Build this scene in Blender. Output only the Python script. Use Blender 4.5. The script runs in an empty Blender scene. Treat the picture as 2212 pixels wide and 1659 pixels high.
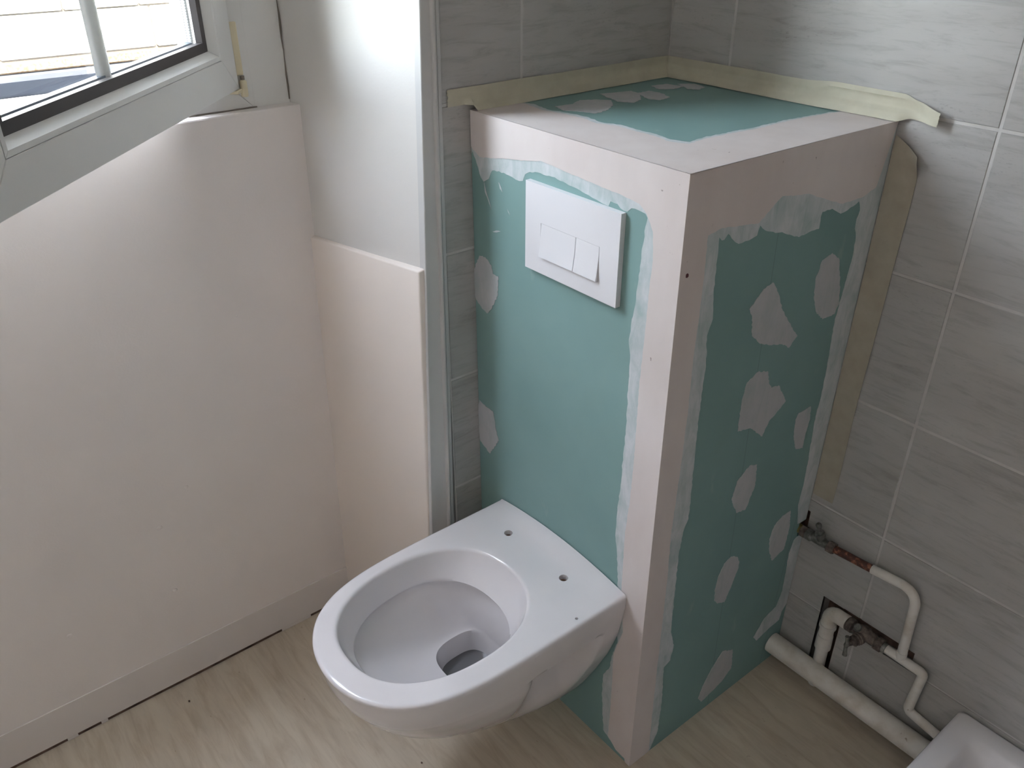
import bpy, bmesh, math, random
from mathutils import Vector, Matrix, noise as mnoise
from mathutils.geometry import delaunay_2d_cdt
random.seed(7)
SC = bpy.context.scene
COL = SC.collection

# ------------------------------------------------------------------ camera
cam_data = bpy.data.cameras.new('camera')
cam = bpy.data.objects.new('camera', cam_data); COL.objects.link(cam)
YAW, PITCH, FOC = 0.89157, 0.52723, 1831.48
fwd = Vector((-math.sin(YAW)*math.cos(PITCH), math.cos(YAW)*math.cos(PITCH), -math.sin(PITCH)))
right = fwd.cross(Vector((0, 0, 1))).normalized(); up = right.cross(fwd)
M = Matrix.Identity(4)
for i in range(3):
    M[i][0], M[i][1], M[i][2] = right[i], up[i], -fwd[i]
M.translation = (1.1426, -1.3046, 1.4783)
cam.matrix_world = M
cam_data.sensor_fit = 'HORIZONTAL'; cam_data.sensor_width = 36.0
cam_data.lens = FOC/2212*36.0
cam_data.clip_start = 0.02
SC.camera = cam

# ------------------------------------------------------------------ daylight
world = bpy.data.worlds.new('daylight'); SC.world = world; world.use_nodes = True
wn = world.node_tree; bg = wn.nodes['Background']
sky = wn.nodes.new('ShaderNodeTexSky'); sky.sky_type = 'NISHITA'; sky.sun_disc = False
sky.sun_elevation = math.radians(48); sky.sun_rotation = math.radians(100)
sky.air_density = 1.0; sky.dust_density = 1.5
hs = wn.nodes.new('ShaderNodeHueSaturation'); hs.inputs['Saturation'].default_value = 0.32
wn.links.new(sky.outputs[0], hs.inputs['Color']); wn.links.new(hs.outputs[0], bg.inputs[0])
bg.inputs[1].default_value = 1.15
sun_d = bpy.data.lights.new('sun', 'SUN'); sun_d.energy = SUN_E = 10.0; sun_d.angle = math.radians(0.6)
sun_d.color = (1.0, 0.92, 0.80)
sun = bpy.data.objects.new('sun', sun_d); COL.objects.link(sun)
sun.rotation_euler = Vector((-0.62, 0.22, -0.75)).to_track_quat('-Z', 'Y').to_euler()
# portal in the window opening: only guides the sampling of the sky, gives off no light itself
por_d = bpy.data.lights.new('window_portal', 'AREA'); por_d.shape = 'RECTANGLE'; por_d.size = 0.78; por_d.size_y = 1.2
por_d.cycles.is_portal = True
por = bpy.data.objects.new('window_portal', por_d); COL.objects.link(por)
por.location = (-0.42, -1.07, 1.76)
por.rotation_euler = Vector((1, 0, 0)).to_track_quat('-Z', 'Y').to_euler()

SC.view_settings.view_transform = 'Standard'; SC.view_settings.look = 'None'
SC.view_settings.gamma = 1.0; SC.view_settings.use_curve_mapping = False
SC.view_settings.exposure = 3.06
SC.cycles.max_bounces = 14; SC.cycles.diffuse_bounces = 8; SC.cycles.transparent_max_bounces = 16
SC.cycles.sample_clamp_indirect = 8.0

# ------------------------------------------------------------------ materials
def mat(name, col, rough=0.6, metal=0.0, spec=0.5, build=None, coat=0.0):
    m = bpy.data.materials.new(name); m.use_nodes = True
    nt = m.node_tree; b = nt.nodes['Principled BSDF']
    b.inputs['Base Color'].default_value = (*col, 1); b.inputs['Roughness'].default_value = rough
    b.inputs['Metallic'].default_value = metal; b.inputs['Specular IOR Level'].default_value = spec
    b.inputs['Coat Weight'].default_value = coat
    if build: build(nt, b)
    return m

class NT:
    """small helper for node wiring"""
    def __init__(s, nt): s.nt = nt
    def n(s, t, **k):
        x = s.nt.nodes.new(t)
        for a, v in k.items(): setattr(x, a, v)
        return x
    def link(s, a, b): s.nt.links.new(a, b)
    def pos(s, scale=(1, 1, 1), rnd=False, rot=(0, 0, 0)):
        g = s.n('ShaderNodeNewGeometry'); mp = s.n('ShaderNodeMapping')
        mp.inputs['Scale'].default_value = scale; mp.inputs['Rotation'].default_value = rot
        s.link(g.outputs['Position'], mp.inputs['Vector'])
        if rnd:
            oi = s.n('ShaderNodeObjectInfo'); mu = s.n('ShaderNodeVectorMath', operation='SCALE')
            mu.inputs[0].default_value = (7.3, 5.1, 3.7); s.link(oi.outputs['Random'], mu.inputs['Scale'])
            s.link(mu.outputs[0], mp.inputs['Location'])
        return mp.outputs[0]
    def noise(s, vec, scale, detail=4, rough=0.55, dist=0.0):
        x = s.n('ShaderNodeTexNoise'); s.link(vec, x.inputs['Vector'])
        x.inputs['Scale'].default_value = scale; x.inputs['Detail'].default_value = detail
        x.inputs['Roughness'].default_value = rough; x.inputs['Distortion'].default_value = dist
        return x.outputs['Fac']
    def ramp(s, fac, stops):
        r = s.n('ShaderNodeValToRGB'); e = r.color_ramp.elements
        while len(e) < len(stops): e.new(0.5)
        for el, (p, c) in zip(e, stops):
            el.position = p; el.color = (*c, 1) if len(c) == 3 else c
        s.link(fac, r.inputs['Fac']); return r.outputs['Color']
    def mix(s, f, a, b, mode='MIX'):
        x = s.n('ShaderNodeMix', data_type='RGBA', blend_type=mode)
        for sock, v in ((x.inputs[0], f), (x.inputs[6], a), (x.inputs[7], b)):
            if isinstance(v, (int, float)): sock.default_value = v
            elif isinstance(v, tuple): sock.default_value = (*v, 1)
            else: s.link(v, sock)
        return x.outputs[2]
    def bump(s, b, h, strength, dist=0.002):
        x = s.n('ShaderNodeBump'); x.inputs['Strength'].default_value = strength; x.inputs['Distance'].default_value = dist
        s.link(h, x.inputs['Height']); s.link(x.outputs[0], b.inputs['Normal'])

g1 = lambda v: (v, v, v)

def b_paint(nt, b, c1=(0.66, 0.65, 0.63), c2=(0.72, 0.71, 0.69), bs=0.12):
    t = NT(nt); p = t.pos()
    t.link(t.ramp(t.noise(p, 3, 3), [(0.3, c1), (0.7, c2)]), b.inputs['Base Color'])
    t.bump(b, t.noise(p, 260, 3), bs, 0.0015)
PAINT = mat('white_wall_paint', (0.7, 0.7, 0.68), 0.55, build=lambda nt, b: b_paint(nt, b, (0.83, 0.785, 0.765), (0.87, 0.825, 0.805)))
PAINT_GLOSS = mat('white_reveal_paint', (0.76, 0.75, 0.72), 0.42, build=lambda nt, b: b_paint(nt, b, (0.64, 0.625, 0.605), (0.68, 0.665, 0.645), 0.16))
PANEL = mat('cream_white_panel_paint', (0.78, 0.72, 0.67), 0.5, build=lambda nt, b: b_paint(nt, b, (0.79, 0.725, 0.675), (0.83, 0.765, 0.715), 0.06))
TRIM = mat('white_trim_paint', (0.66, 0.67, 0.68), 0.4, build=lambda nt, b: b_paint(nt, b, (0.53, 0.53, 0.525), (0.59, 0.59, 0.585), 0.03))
BASEB = mat('baseboard_paint', (0.66, 0.65, 0.64), 0.5, build=lambda nt, b: b_paint(nt, b, (0.74, 0.70, 0.68), (0.79, 0.75, 0.73), 0.05))
CEIL = mat('ceiling_paint', (0.8, 0.8, 0.79), 0.8, build=lambda nt, b: b_paint(nt, b, (0.82, 0.80, 0.77), (0.86, 0.84, 0.81)))

def b_tile(nt, b):
    t = NT(nt)
    big = t.noise(t.pos((1, 1, 5), rnd=True), 2.4, 4, 0.6, 0.5)
    fine = t.noise(t.pos((1, 1, 7), rnd=True), 11, 8, 0.66, 0.5)
    speck = t.noise(t.pos((1, 1, 3.2), rnd=True), 105, 3, 0.6)
    mask = t.noise(t.pos((1, 1, 3), rnd=True), 5, 3)
    c = t.ramp(big, [(0.3, (0.385, 0.375, 0.36)), (0.7, (0.45, 0.445, 0.435))])
    c = t.mix(0.75, c, t.ramp(fine, [(0.32, (0.74, 0.73, 0.71)), (0.5, g1(1.0)), (0.75, g1(1.05))]), 'MULTIPLY')
    sp = t.mix(t.ramp(mask, [(0.45, g1(0.0)), (0.7, g1(0.55))]), (1.0, 1.0, 1.0), t.ramp(speck, [(0.3, (0.6, 0.59, 0.58)), (0.42, g1(1.0))]))
    c = t.mix(1.0, c, sp, 'MULTIPLY')
    t.link(c, b.inputs['Base Color']); t.bump(b, fine, 0.06, 0.002)
TILE = mat('grey_stone_tile', (0.5, 0.5, 0.5), 0.38, build=b_tile)
def b_grout(nt, b):
    t = NT(nt)
    t.link(t.ramp(t.noise(t.pos(), 14, 4), [(0.3, (0.46, 0.45, 0.43)), (0.7, (0.6, 0.59, 0.575))]), b.inputs['Base Color'])
GROUT = mat('pale_grout', (0.6, 0.6, 0.58), 0.8, build=b_grout)
def b_cavity(nt, b):
    t = NT(nt)
    t.link(t.ramp(t.noise(t.pos(), 40, 5), [(0.3, (0.05, 0.032, 0.025)), (0.7, (0.2, 0.13, 0.1))]), b.inputs['Base Color'])
CAVITY = mat('raw_wall_cavity', (0.12, 0.08, 0.06), 0.95, build=b_cavity)

def b_floor(nt, b):
    t = NT(nt)
    p = t.pos((1.1, 7, 1), rot=(0, 0, math.radians(-8)))
    big = t.noise(p, 1.6, 5, 0.6, 1.2); fine = t.noise(p, 7, 6, 0.62, 0.8)
    c = t.ramp(big, [(0.25, (0.46, 0.40, 0.32)), (0.5, (0.565, 0.50, 0.405)), (0.75, (0.635, 0.575, 0.475))])
    c = t.mix(0.8, c, t.ramp(fine, [(0.3, (0.76, 0.72, 0.67)), (0.55, g1(1.0)), (0.8, (1.05, 1.05, 1.04))]), 'MULTIPLY')
    sp = t.noise(t.pos((3, 6, 1)), 11, 3)
    c = t.mix(0.7, c, t.ramp(sp, [(0.24, (0.55, 0.47, 0.40)), (0.3, g1(1.0))]), 'MULTIPLY')
    t.link(c, b.inputs['Base Color'])
    t.bump(b, fine, 0.05, 0.002)
FLOOR = mat('beige_wood_vinyl', (0.5, 0.45, 0.37), 0.42, build=b_floor)

GREEN = (0.265, 0.455, 0.365)
def b_board(nt, b, pencil=False):
    t = NT(nt); p = t.pos()
    c = t.ramp(t.noise(p, 5, 3), [(0.3, (0.19, 0.318, 0.305)), (0.7, (0.218, 0.35, 0.335))])
    sm = t.noise(t.pos((1, 1, 0.4)), 17, 4, 0.6)
    c = t.mix(t.ramp(sm, [(0.66, g1(0)), (0.8, g1(0.3))]), c, (0.5, 0.57, 0.54))
    sd = t.noise(t.pos(), 8, 2, 0.5)
    c = t.mix(t.ramp(sd, [(0.7, g1(0)), (0.8, g1(0.28))]), c, (0.2, 0.3, 0.25))
    if pencil:
        sep = t.n('ShaderNodeSeparateXYZ'); g = t.n('ShaderNodeNewGeometry'); t.link(g.outputs['Position'], sep.inputs[0])
        for y0, z0 in ((-0.232, 0.03), (-0.058, -0.045)):
            a = t.n('ShaderNodeMath', operation='MULTIPLY'); t.link(sep.outputs[2], a.inputs[0]); a.inputs[1].default_value = z0
            d = t.n('ShaderNodeMath', operation='ADD'); t.link(sep.outputs[1], d.inputs[0]); t.link(a.outputs[0], d.inputs[1])
            e = t.n('ShaderNodeMath', operation='COMPARE'); t.link(d.outputs[0], e.inputs[0])
            e.inputs[1].default_value = y0; e.inputs[2].default_value = 0.0006
            f = t.n('ShaderNodeMath', operation='MULTIPLY'); t.link(e.outputs[0], f.inputs[0]); f.inputs[1].default_value = 0.45
            c = t.mix(f.outputs[0], c, (0.09, 0.13, 0.12))
    t.link(c, b.inputs['Base Color']); t.bump(b, t.noise(p, 500, 2), 0.05, 0.0006)
BOARD = mat('green_plasterboard', GREEN, 0.75, build=b_board)
BOARD_S = mat('green_plasterboard_pencil_lines', GREEN, 0.75, build=lambda nt, b: b_board(nt, b, True))
def b_fill(nt, b):
    t = NT(nt)
    c = t.ramp(t.noise(t.pos((1, 1, 0.5)), 6, 4), [(0.3, (0.62, 0.555, 0.535)), (0.7, (0.69, 0.64, 0.625))])
    s = t.noise(t.pos((5, 5, 1.4)), 6, 4)
    c = t.mix(0.22, c, t.ramp(s, [(0.3, (0.88, 0.86, 0.85)), (0.6, g1(1.0))]), 'MULTIPLY')
    sp = t.noise(t.pos(), 90, 2)
    c = t.mix(0.8, c, t.ramp(sp, [(0.2, (0.4, 0.35, 0.33)), (0.25, g1(1.0))]), 'MULTIPLY')
    t.link(c, b.inputs['Base Color']); t.bump(b, t.noise(t.pos((1, 1, 0.3)), 60, 4), 0.12, 0.002)
FILL = mat('dry_joint_filler', (0.7, 0.63, 0.6), 0.8, build=b_fill)
def b_skim(nt, b, lo=0.34, hi=0.60, low=(0.25, 0.385, 0.37), high=(0.605, 0.625, 0.645)):
    t = NT(nt)
    s = t.noise(t.pos((9, 9, 2.6)), 6, 6, 0.68, 0.8); s2 = t.noise(t.pos((1, 1, 1)), 24, 4)
    m = t.mix(0.45, s, s2)
    f = t.ramp(m, [(lo, g1(0.35)), (hi, g1(0.97))])
    c = t.mix(f, low, high)
    t.link(c, b.inputs['Base Color']); t.bump(b, s, 0.1, 0.001)
SKIM = mat('thin_filler_skim', (0.6, 0.65, 0.64), 0.8, build=b_skim)
PATCH = mat('filler_patch', (0.62, 0.61, 0.6), 0.8, build=lambda nt, b: b_skim(nt, b, 0.26, 0.56, (0.31, 0.395, 0.39), (0.49, 0.495, 0.51)))

CERAMIC = mat('white_sanitary_ceramic', (0.80, 0.785, 0.79), 0.12, spec=0.5, coat=0.3)
def b_ceramic(nt, b):
    t = NT(nt)
    t.link(t.ramp(t.noise(t.pos(), 9, 3), [(0.3, (0.69, 0.67, 0.685)), (0.7, (0.72, 0.70, 0.715))]), b.inputs['Base Color'])
    t.link(t.ramp(t.noise(t.pos(), 30, 4), [(0.35, g1(0.13)), (0.75, g1(0.19))]), b.inputs['Roughness'])
b_ceramic(CERAMIC.node_tree, CERAMIC.node_tree.nodes['Principled BSDF'])
HOLE = mat('bolt_hole_clay', (0.25, 0.14, 0.09), 0.9, build=lambda nt, b: b_paint(nt, b, (0.2, 0.11, 0.07), (0.32, 0.19, 0.13)))
PLATE = mat('white_flush_plastic', (0.82, 0.82, 0.83), 0.3, build=lambda nt, b: b_paint(nt, b, (0.70, 0.695, 0.72), (0.73, 0.725, 0.75), 0.01))
PVC = mat('white_pvc_frame', (0.78, 0.78, 0.77), 0.3, build=lambda nt, b: b_paint(nt, b, (0.76, 0.765, 0.755), (0.8, 0.805, 0.795), 0.01))
GASKET = mat('black_rubber_gasket', (0.02, 0.019, 0.019), 0.5, build=lambda nt, b: b_paint(nt, b, (0.05, 0.042, 0.042), (0.075, 0.064, 0.064), 0.02))
SEAM = mat('grey_joint_line', (0.2, 0.18, 0.16), 0.8, build=lambda nt, b: b_paint(nt, b, (0.16, 0.14, 0.12), (0.25, 0.22, 0.19)))
def b_spacer(nt, b):
    t = NT(nt)
    v = t.n('ShaderNodeTexVoronoi'); v.feature = 'F1'; t.link(t.pos((1, 1, 1)), v.inputs['Vector']); v.inputs['Scale'].default_value = 260
    v.inputs['Randomness'].default_value = 0.0
    t.link(t.ramp(v.outputs['Distance'], [(0.2, g1(0.3)), (0.3, (0.7, 0.7, 0.68))]), b.inputs['Base Color'])
SPACER_BAR = mat('blue_grey_spacer', (0.2, 0.24, 0.29), 0.35, 0.5, build=lambda nt, b: b_paint(nt, b, (0.17, 0.2, 0.25), (0.24, 0.28, 0.33), 0.02))
SPACER = mat('perforated_spacer', (0.7, 0.7, 0.68), 0.4, build=b_spacer)
CREAM = mat('cream_plastic', (0.78, 0.70, 0.5), 0.45, build=lambda nt, b: b_paint(nt, b, (0.74, 0.66, 0.46), (0.8, 0.73, 0.54), 0.02))
def b_tape(nt, b, c1, c2):
    t = NT(nt)
    t.link(t.ramp(t.noise(t.pos(), 30, 4), [(0.3, c1), (0.7, c2)]), b.inputs['Base Color'])
    t.bump(b, t.noise(t.pos(), 350, 3), 0.15, 0.0008)
TAPE = mat('masking_tape', (0.6, 0.56, 0.38), 0.7, build=lambda nt, b: b_tape(nt, b, (0.47, 0.45, 0.355), (0.54, 0.52, 0.415)))
TAPE_TAN = mat('tan_masking_tape', (0.5, 0.45, 0.33), 0.75, build=lambda nt, b: b_tape(nt, b, (0.37, 0.335, 0.265), (0.43, 0.40, 0.325)))  # darker, browner tan than the other strips
def b_pipe(nt, b):
    t = NT(nt)
    c = t.ramp(t.noise(t.pos(), 22, 5), [(0.28, (0.55, 0.50, 0.43)), (0.55, (0.70, 0.675, 0.63))])
    c = t.mix(0.8, c, t.ramp(t.noise(t.pos(), 80, 3), [(0.22, (0.45, 0.38, 0.3)), (0.3, g1(1.0))]), 'MULTIPLY')
    t.link(c, b.inputs['Base Color']); t.bump(b, t.noise(t.pos(), 90, 3), 0.15, 0.001)
PIPE = mat('white_painted_pipe', (0.68, 0.66, 0.62), 0.45, build=b_pipe)
def b_copper(nt, b):
    t = NT(nt); n = t.noise(t.pos(), 60, 5, 0.65)
    t.link(t.ramp(n, [(0.35, (0.05, 0.03, 0.027)), (0.52, (0.13, 0.055, 0.04)), (0.63, (0.5, 0.22, 0.14)), (0.72, (0.09, 0.05, 0.045))]), b.inputs['Base Color'])
    t.link(t.ramp(n, [(0.4, g1(0.1)), (0.6, g1(0.8))]), b.inputs['Metallic'])
COPPER = mat('tarnished_copper', (0.4, 0.18, 0.1), 0.45, build=b_copper)
def b_brass(nt, b):
    t = NT(nt); n = t.noise(t.pos(), 70, 4)
    t.link(t.ramp(n, [(0.3, (0.35, 0.27, 0.1)), (0.7, (0.6, 0.48, 0.22))]), b.inputs['Base Color'])
BRASS = mat('brass_fitting', (0.55, 0.42, 0.18), 0.35, 0.9, build=b_brass)
def b_dull(nt, b, c1, c2):
    t = NT(nt); n = t.noise(t.pos(), 90, 5, 0.65)
    t.link(t.ramp(n, [(0.32, c1), (0.68, c2)]), b.inputs['Base Color']); t.bump(b, n, 0.3, 0.001)
STEEL = mat('dull_chrome_valve', (0.4, 0.4, 0.37), 0.42, 0.7, build=lambda nt, b: b_dull(nt, b, (0.13, 0.13, 0.115), (0.34, 0.34, 0.31)))
RUST = mat('rusty_iron_valve', (0.12, 0.09, 0.07), 0.8, 0.2, build=lambda nt, b: b_dull(nt, b, (0.05, 0.042, 0.036), (0.24, 0.19, 0.16)))
def b_stone(nt, b):
    t = NT(nt)
    c = t.ramp(t.noise(t.pos(rnd=True), 3, 5), [(0.3, (0.36, 0.32, 0.26)), (0.7, (0.46, 0.43, 0.37))])
    t.link(c, b.inputs['Base Color']); t.bump(b, t.noise(t.pos(), 30, 4), 0.3, 0.01)
STONE = mat('pale_building_stone', (0.6, 0.55, 0.47), 0.85, build=b_stone)
MORTAR = mat('stone_mortar', (0.42, 0.38, 0.33), 0.9, spec=0.0, build=lambda nt, b: b_paint(nt, b, (0.05, 0.045, 0.04), (0.07, 0.062, 0.055)))
SLATE = mat('grey_stone_sill', (0.2, 0.21, 0.24), 0.9, spec=0.0, build=lambda nt, b: b_paint(nt, b, (0.013, 0.0145, 0.018), (0.02, 0.022, 0.027)))
GROUND = mat('courtyard_concrete', (0.35, 0.34, 0.33), 0.9, spec=0.0, build=lambda nt, b: b_paint(nt, b, (0.022, 0.023, 0.028), (0.035, 0.037, 0.044)))
BRICK = mat('orange_stained_stone', (0.35, 0.2, 0.12), 0.9, spec=0.0, build=lambda nt, b: b_dull(nt, b, (0.04, 0.024, 0.016), (0.10, 0.072, 0.048)))
WATER = mat('bowl_water', (0.25, 0.26, 0.26), 0.03, build=lambda nt, b: b_paint(nt, b, (0.12, 0.12, 0.125), (0.15, 0.15, 0.155), 0.0))
GLASS = bpy.data.materials.new('window_glass'); GLASS.use_nodes = True
_t = NT(GLASS.node_tree); GLASS.node_tree.nodes.remove(GLASS.node_tree.nodes['Principled BSDF'])
_tr = _t.n('ShaderNodeBsdfTransparent'); _tr.inputs[0].default_value = (0.93, 0.95, 0.94, 1)
_gl = _t.n('ShaderNodeBsdfGlossy'); _gl.inputs['Roughness'].default_value = 0.02
_lw = _t.n('ShaderNodeLayerWeight'); _lw.inputs[0].default_value = 0.5
_p = _t.n('ShaderNodeMath', operation='POWER'); _t.link(_lw.outputs['Facing'], _p.inputs[0]); _p.inputs[1].default_value = 5.0
_fr = _t.n('ShaderNodeMath', operation='MULTIPLY_ADD'); _t.link(_p.outputs[0], _fr.inputs[0]); _fr.inputs[1].default_value = 0.92; _fr.inputs[2].default_value = 0.05
_mx = _t.n('ShaderNodeMixShader'); _t.link(_fr.outputs[0], _mx.inputs[0]); _t.link(_tr.outputs[0], _mx.inputs[1]); _t.link(_gl.outputs[0], _mx.inputs[2])
_t.link(_mx.outputs[0], GLASS.node_tree.nodes['Material Output'].inputs[0])

# ------------------------------------------------------------------ object helpers
def wloc(o):
    v = Vector((0, 0, 0))
    while o: v += o.location; o = o.parent
    return v
def tag(o, label=None, cat=None, group=None, kind=None):
    for k, v in (('label', label), ('category', cat), ('group', group), ('kind', kind)):
        if v: o[k] = v
    return o
def thing(name, loc, label=None, cat=None, group=None, kind=None):
    o = bpy.data.objects.new(name, None); COL.objects.link(o); o.location = loc; o.empty_display_size = 0.05
    return tag(o, label, cat, group, kind)
def obj(name, bm, m, parent=None, smooth=None, recalc=True):
    """links a bmesh given in world coordinates as ONE mesh object"""
    if recalc: bmesh.ops.recalc_face_normals(bm, faces=bm.faces)
    off = wloc(parent)
    if off.length > 0: bmesh.ops.translate(bm, verts=bm.verts, vec=-off)
    me = bpy.data.meshes.new(name); bm.to_mesh(me); bm.free(); me.materials.append(m)
    if smooth is not None:
        for p in me.polygons: p.use_smooth = True
        if smooth < 180: me.set_sharp_from_angle(angle=math.radians(smooth))
    o = bpy.data.objects.new(name, me); COL.objects.link(o)
    if parent: o.parent = parent
    return o
def box(x0, x1, y0, y1, z0, z1, bev=0.0, seg=1):
    bm = bmesh.new()
    r = bmesh.ops.create_cube(bm, size=1.0)
    for v in r['verts']:
        v.co = Vector(((x0+x1)/2 + v.co.x*(x1-x0), (y0+y1)/2 + v.co.y*(y1-y0), (z0+z1)/2 + v.co.z*(z1-z0)))
    if bev: bmesh.ops.bevel(bm, geom=bm.edges[:], offset=bev, segments=seg, affect='EDGES', profile=0.5)
    return bm
def hexa(b, t, bev=0.0, seg=1):
    """solid from four lower and four upper corners"""
    bm = bmesh.new(); vb = [bm.verts.new(p) for p in b]; vt = [bm.verts.new(p) for p in t]
    bm.faces.new(vb[::-1]); bm.faces.new(vt)
    for i in range(4): bm.faces.new((vb[i], vb[(i+1) % 4], vt[(i+1) % 4], vt[i]))
    if bev:
        bmesh.ops.recalc_face_normals(bm, faces=bm.faces)
        bmesh.ops.bevel(bm, geom=bm.edges[:], offset=bev, segments=seg, affect='EDGES', profile=0.5)
    return bm
def prism(poly, f0, f1):
    """closed solid: 2D outline mapped by f0 (back) and f1 (front)"""
    n = len(poly)
    co, _, tris, _, _, _ = delaunay_2d_cdt([Vector(q) for q in poly], [], [list(range(n))], 1, 1e-7)
    bm = bmesh.new()
    a = [bm.verts.new(f0(*q)) for q in co]; b = [bm.verts.new(f1(*q)) for q in co]
    cnt = {}
    for t in tris:
        bm.faces.new([b[i] for i in t]); bm.faces.new([a[i] for i in reversed(t)])
        for i, j in zip(t, t[1:]+t[:1]): cnt[(i, j)] = 1
    for i, j in cnt:
        if (j, i) not in cnt: bm.faces.new((a[i], a[j], b[j], b[i]))
    return bm
def rough_line(pts, amp, seed, closed=False, step=0.006):
    """subdivides an outline and makes it ragged, as a filling knife leaves it"""
    rnd = random.Random(seed); out = []
    n = len(pts); last = n if closed else n-1
    for i in range(last):
        a = Vector(pts[i]); b = Vector(pts[(i+1) % n]); d = b-a; k = max(1, int(d.length/step))
        nrm = Vector((-d.y, d.x)).normalized() if d.length > 1e-6 else Vector((0, 0))
        for j in range(k):
            q = a + d*(j/k)
            if j: q += nrm*amp*rnd.uniform(-1, 1)
            out.append((q.x, q.y))
    if not closed: out.append(tuple(pts[-1]))
    return out
def fillet(pts, r, n=8):
    out = [Vector(pts[0])]
    for i in range(1, len(pts)-1):
        p, a, b = Vector(pts[i]), Vector(pts[i-1]), Vector(pts[i+1])
        ri = r[i-1] if isinstance(r, (list, tuple)) else r
        u, v = (a-p).normalized(), (b-p).normalized()
        ang = u.angle(v); d = min(ri/math.tan(ang/2), (a-p).length*0.49, (b-p).length*0.49)
        s, e = p+u*d, p+v*d
        for k in range(n+1):
            t = k/n; out.append(s*(1-t)**2 + p*2*t*(1-t) + e*t*t)
    out.append(Vector(pts[-1])); return out
def sweep(path, r, n=14, cap=True, bm=None, wob=0.0):
    bm = bm or bmesh.new(); path = [Vector(p) for p in path]; rings = []
    tan = [((path[min(i+1, len(path)-1)]-path[max(i-1, 0)])).normalized() for i in range(len(path))]
    ref = Vector((0, 0, 1)) if abs(tan[0].z) < 0.9 else Vector((1, 0, 0))
    u = tan[0].cross(ref).normalized()
    for i, p in enumerate(path):
        t = tan[i]; u = (u - t*u.dot(t)).normalized(); w = t.cross(u)
        ri = r[i] if isinstance(r, (list, tuple)) else r
        rings.append([bm.verts.new(p + (u*math.cos(2*math.pi*k/n) + w*math.sin(2*math.pi*k/n))*ri*(1+wob*math.sin(3*k+i*1.7))) for k in range(n)])
    for a, b in zip(rings, rings[1:]):
        for k in range(n): bm.faces.new((a[k], a[(k+1) % n], b[(k+1) % n], b[k]))
    if cap: bm.faces.new(rings[0][::-1]); bm.faces.new(rings[-1])
    return bm
def lathe(p0, axis, prof, n=16, bm=None):
    """prof: (distance along axis, radius)"""
    bm = bm or bmesh.new(); p0, ax = Vector(p0), Vector(axis).normalized()
    u = ax.cross(Vector((0, 0, 1)) if abs(ax.z) < 0.9 else Vector((1, 0, 0))).normalized(); w = ax.cross(u)
    rings = [[bm.verts.new(p0 + ax*d + (u*math.cos(2*math.pi*(k+0.5)/n) + w*math.sin(2*math.pi*(k+0.5)/n))*max(r, 1e-4)) for k in range(n)] for d, r in prof]
    for a, b in zip(rings, rings[1:]):
        for k in range(n): bm.faces.new((a[k], a[(k+1) % n], b[(k+1) % n], b[k]))
    bm.faces.new(rings[0][::-1]); bm.faces.new(rings[-1])
    return bm
def cell_plate(us, vs, holes, fmap0, fmap1):
    """plate over the grid us x vs with rectangular holes, as one closed solid"""
    bm = bmesh.new(); V = {}
    def vert(i, j, s):
        k = (i, j, s)
        if k not in V: V[k] = bm.verts.new((fmap0, fmap1)[s](us[i], vs[j]))
        return V[k]
    def solid(i, j):
        if not (0 <= i < len(us)-1 and 0 <= j < len(vs)-1): return False
        u, v = (us[i]+us[i+1])/2, (vs[j]+vs[j+1])/2
        return not any(a < u < b and c < v < d for a, b, c, d in holes)
    for i in range(len(us)-1):
        for j in range(len(vs)-1):
            if not solid(i, j): continue
            bm.faces.new([vert(*q, 1) for q in ((i, j), (i+1, j), (i+1, j+1), (i, j+1))])
            bm.faces.new([vert(*q, 0) for q in ((i, j), (i, j+1), (i+1, j+1), (i+1, j))])
            for (di, dj), (p, q) in (((-1, 0), ((i, j), (i, j+1))), ((1, 0), ((i+1, j+1), (i+1, j))), ((0, -1), ((i+1, j), (i, j))), ((0, 1), ((i, j+1), (i+1, j+1)))):
                if not solid(i+di, j+dj): bm.faces.new([vert(*p, 0), vert(*q, 0), vert(*q, 1), vert(*p, 1)])
    return bm
def cuts(a, b, holes, k):
    s = {a, b}
    for h in holes:
        for x in h[k:k+2]:
            if a < x < b: s.add(x)
    return sorted(s)
def sstep(a, b, x):
    t = min(1.0, max(0.0, (x-a)/(b-a))); return t*t*(3-2*t)

# traced dimensions of the filler on the cistern box, in metres on each face
FRONT_SKIM = [(0.0046,1.1048),(0.0154,1.0862),(0.0261,1.0651),(0.0336,1.0598),(0.0471,1.0676),(0.0569,1.0838),(0.0754,1.0868),(0.1006,1.0857),(0.1182,1.0830),(0.1355,1.0848),(0.1406,1.0960),(0.1523,1.1030),(0.1787,1.1068),(0.2044,1.1074),(0.2294,1.1058),(0.2600,1.1026),(0.2838,1.0991),(0.3013,1.0963),(0.3129,1.0942),(0.3256,1.0933),(0.3291,1.1013),(0.3429,1.1008),(0.3487,1.0963),(0.3624,1.0949),(0.3697,1.1018),(0.3828,1.1023),(0.3959,1.1008),(0.4002,1.0961),(0.3976,1.0836),(0.3953,1.0548),(0.3932,1.0231),(0.3910,0.9905),(0.3887,0.9569),(0.3845,0.9262),(0.3828,0.8978),(0.3873,0.8809),(0.3882,0.8383),(0.3898,0.7467),(0.3882,0.6835),(0.3877,0.6274),(0.3849,0.5968),(0.3843,0.5368),(0.3968,0.4515),(0.4088,0.2919),(0.3975,0.2488),(0.3945,0.2156),(0.3796,0.1828),(0.3794,0.1306),(0.3846,0.0859),(0.3904,0.0323),(0.4071,0.0234),(0.4280,0.0105),(0.4476,0.0097)]
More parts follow.
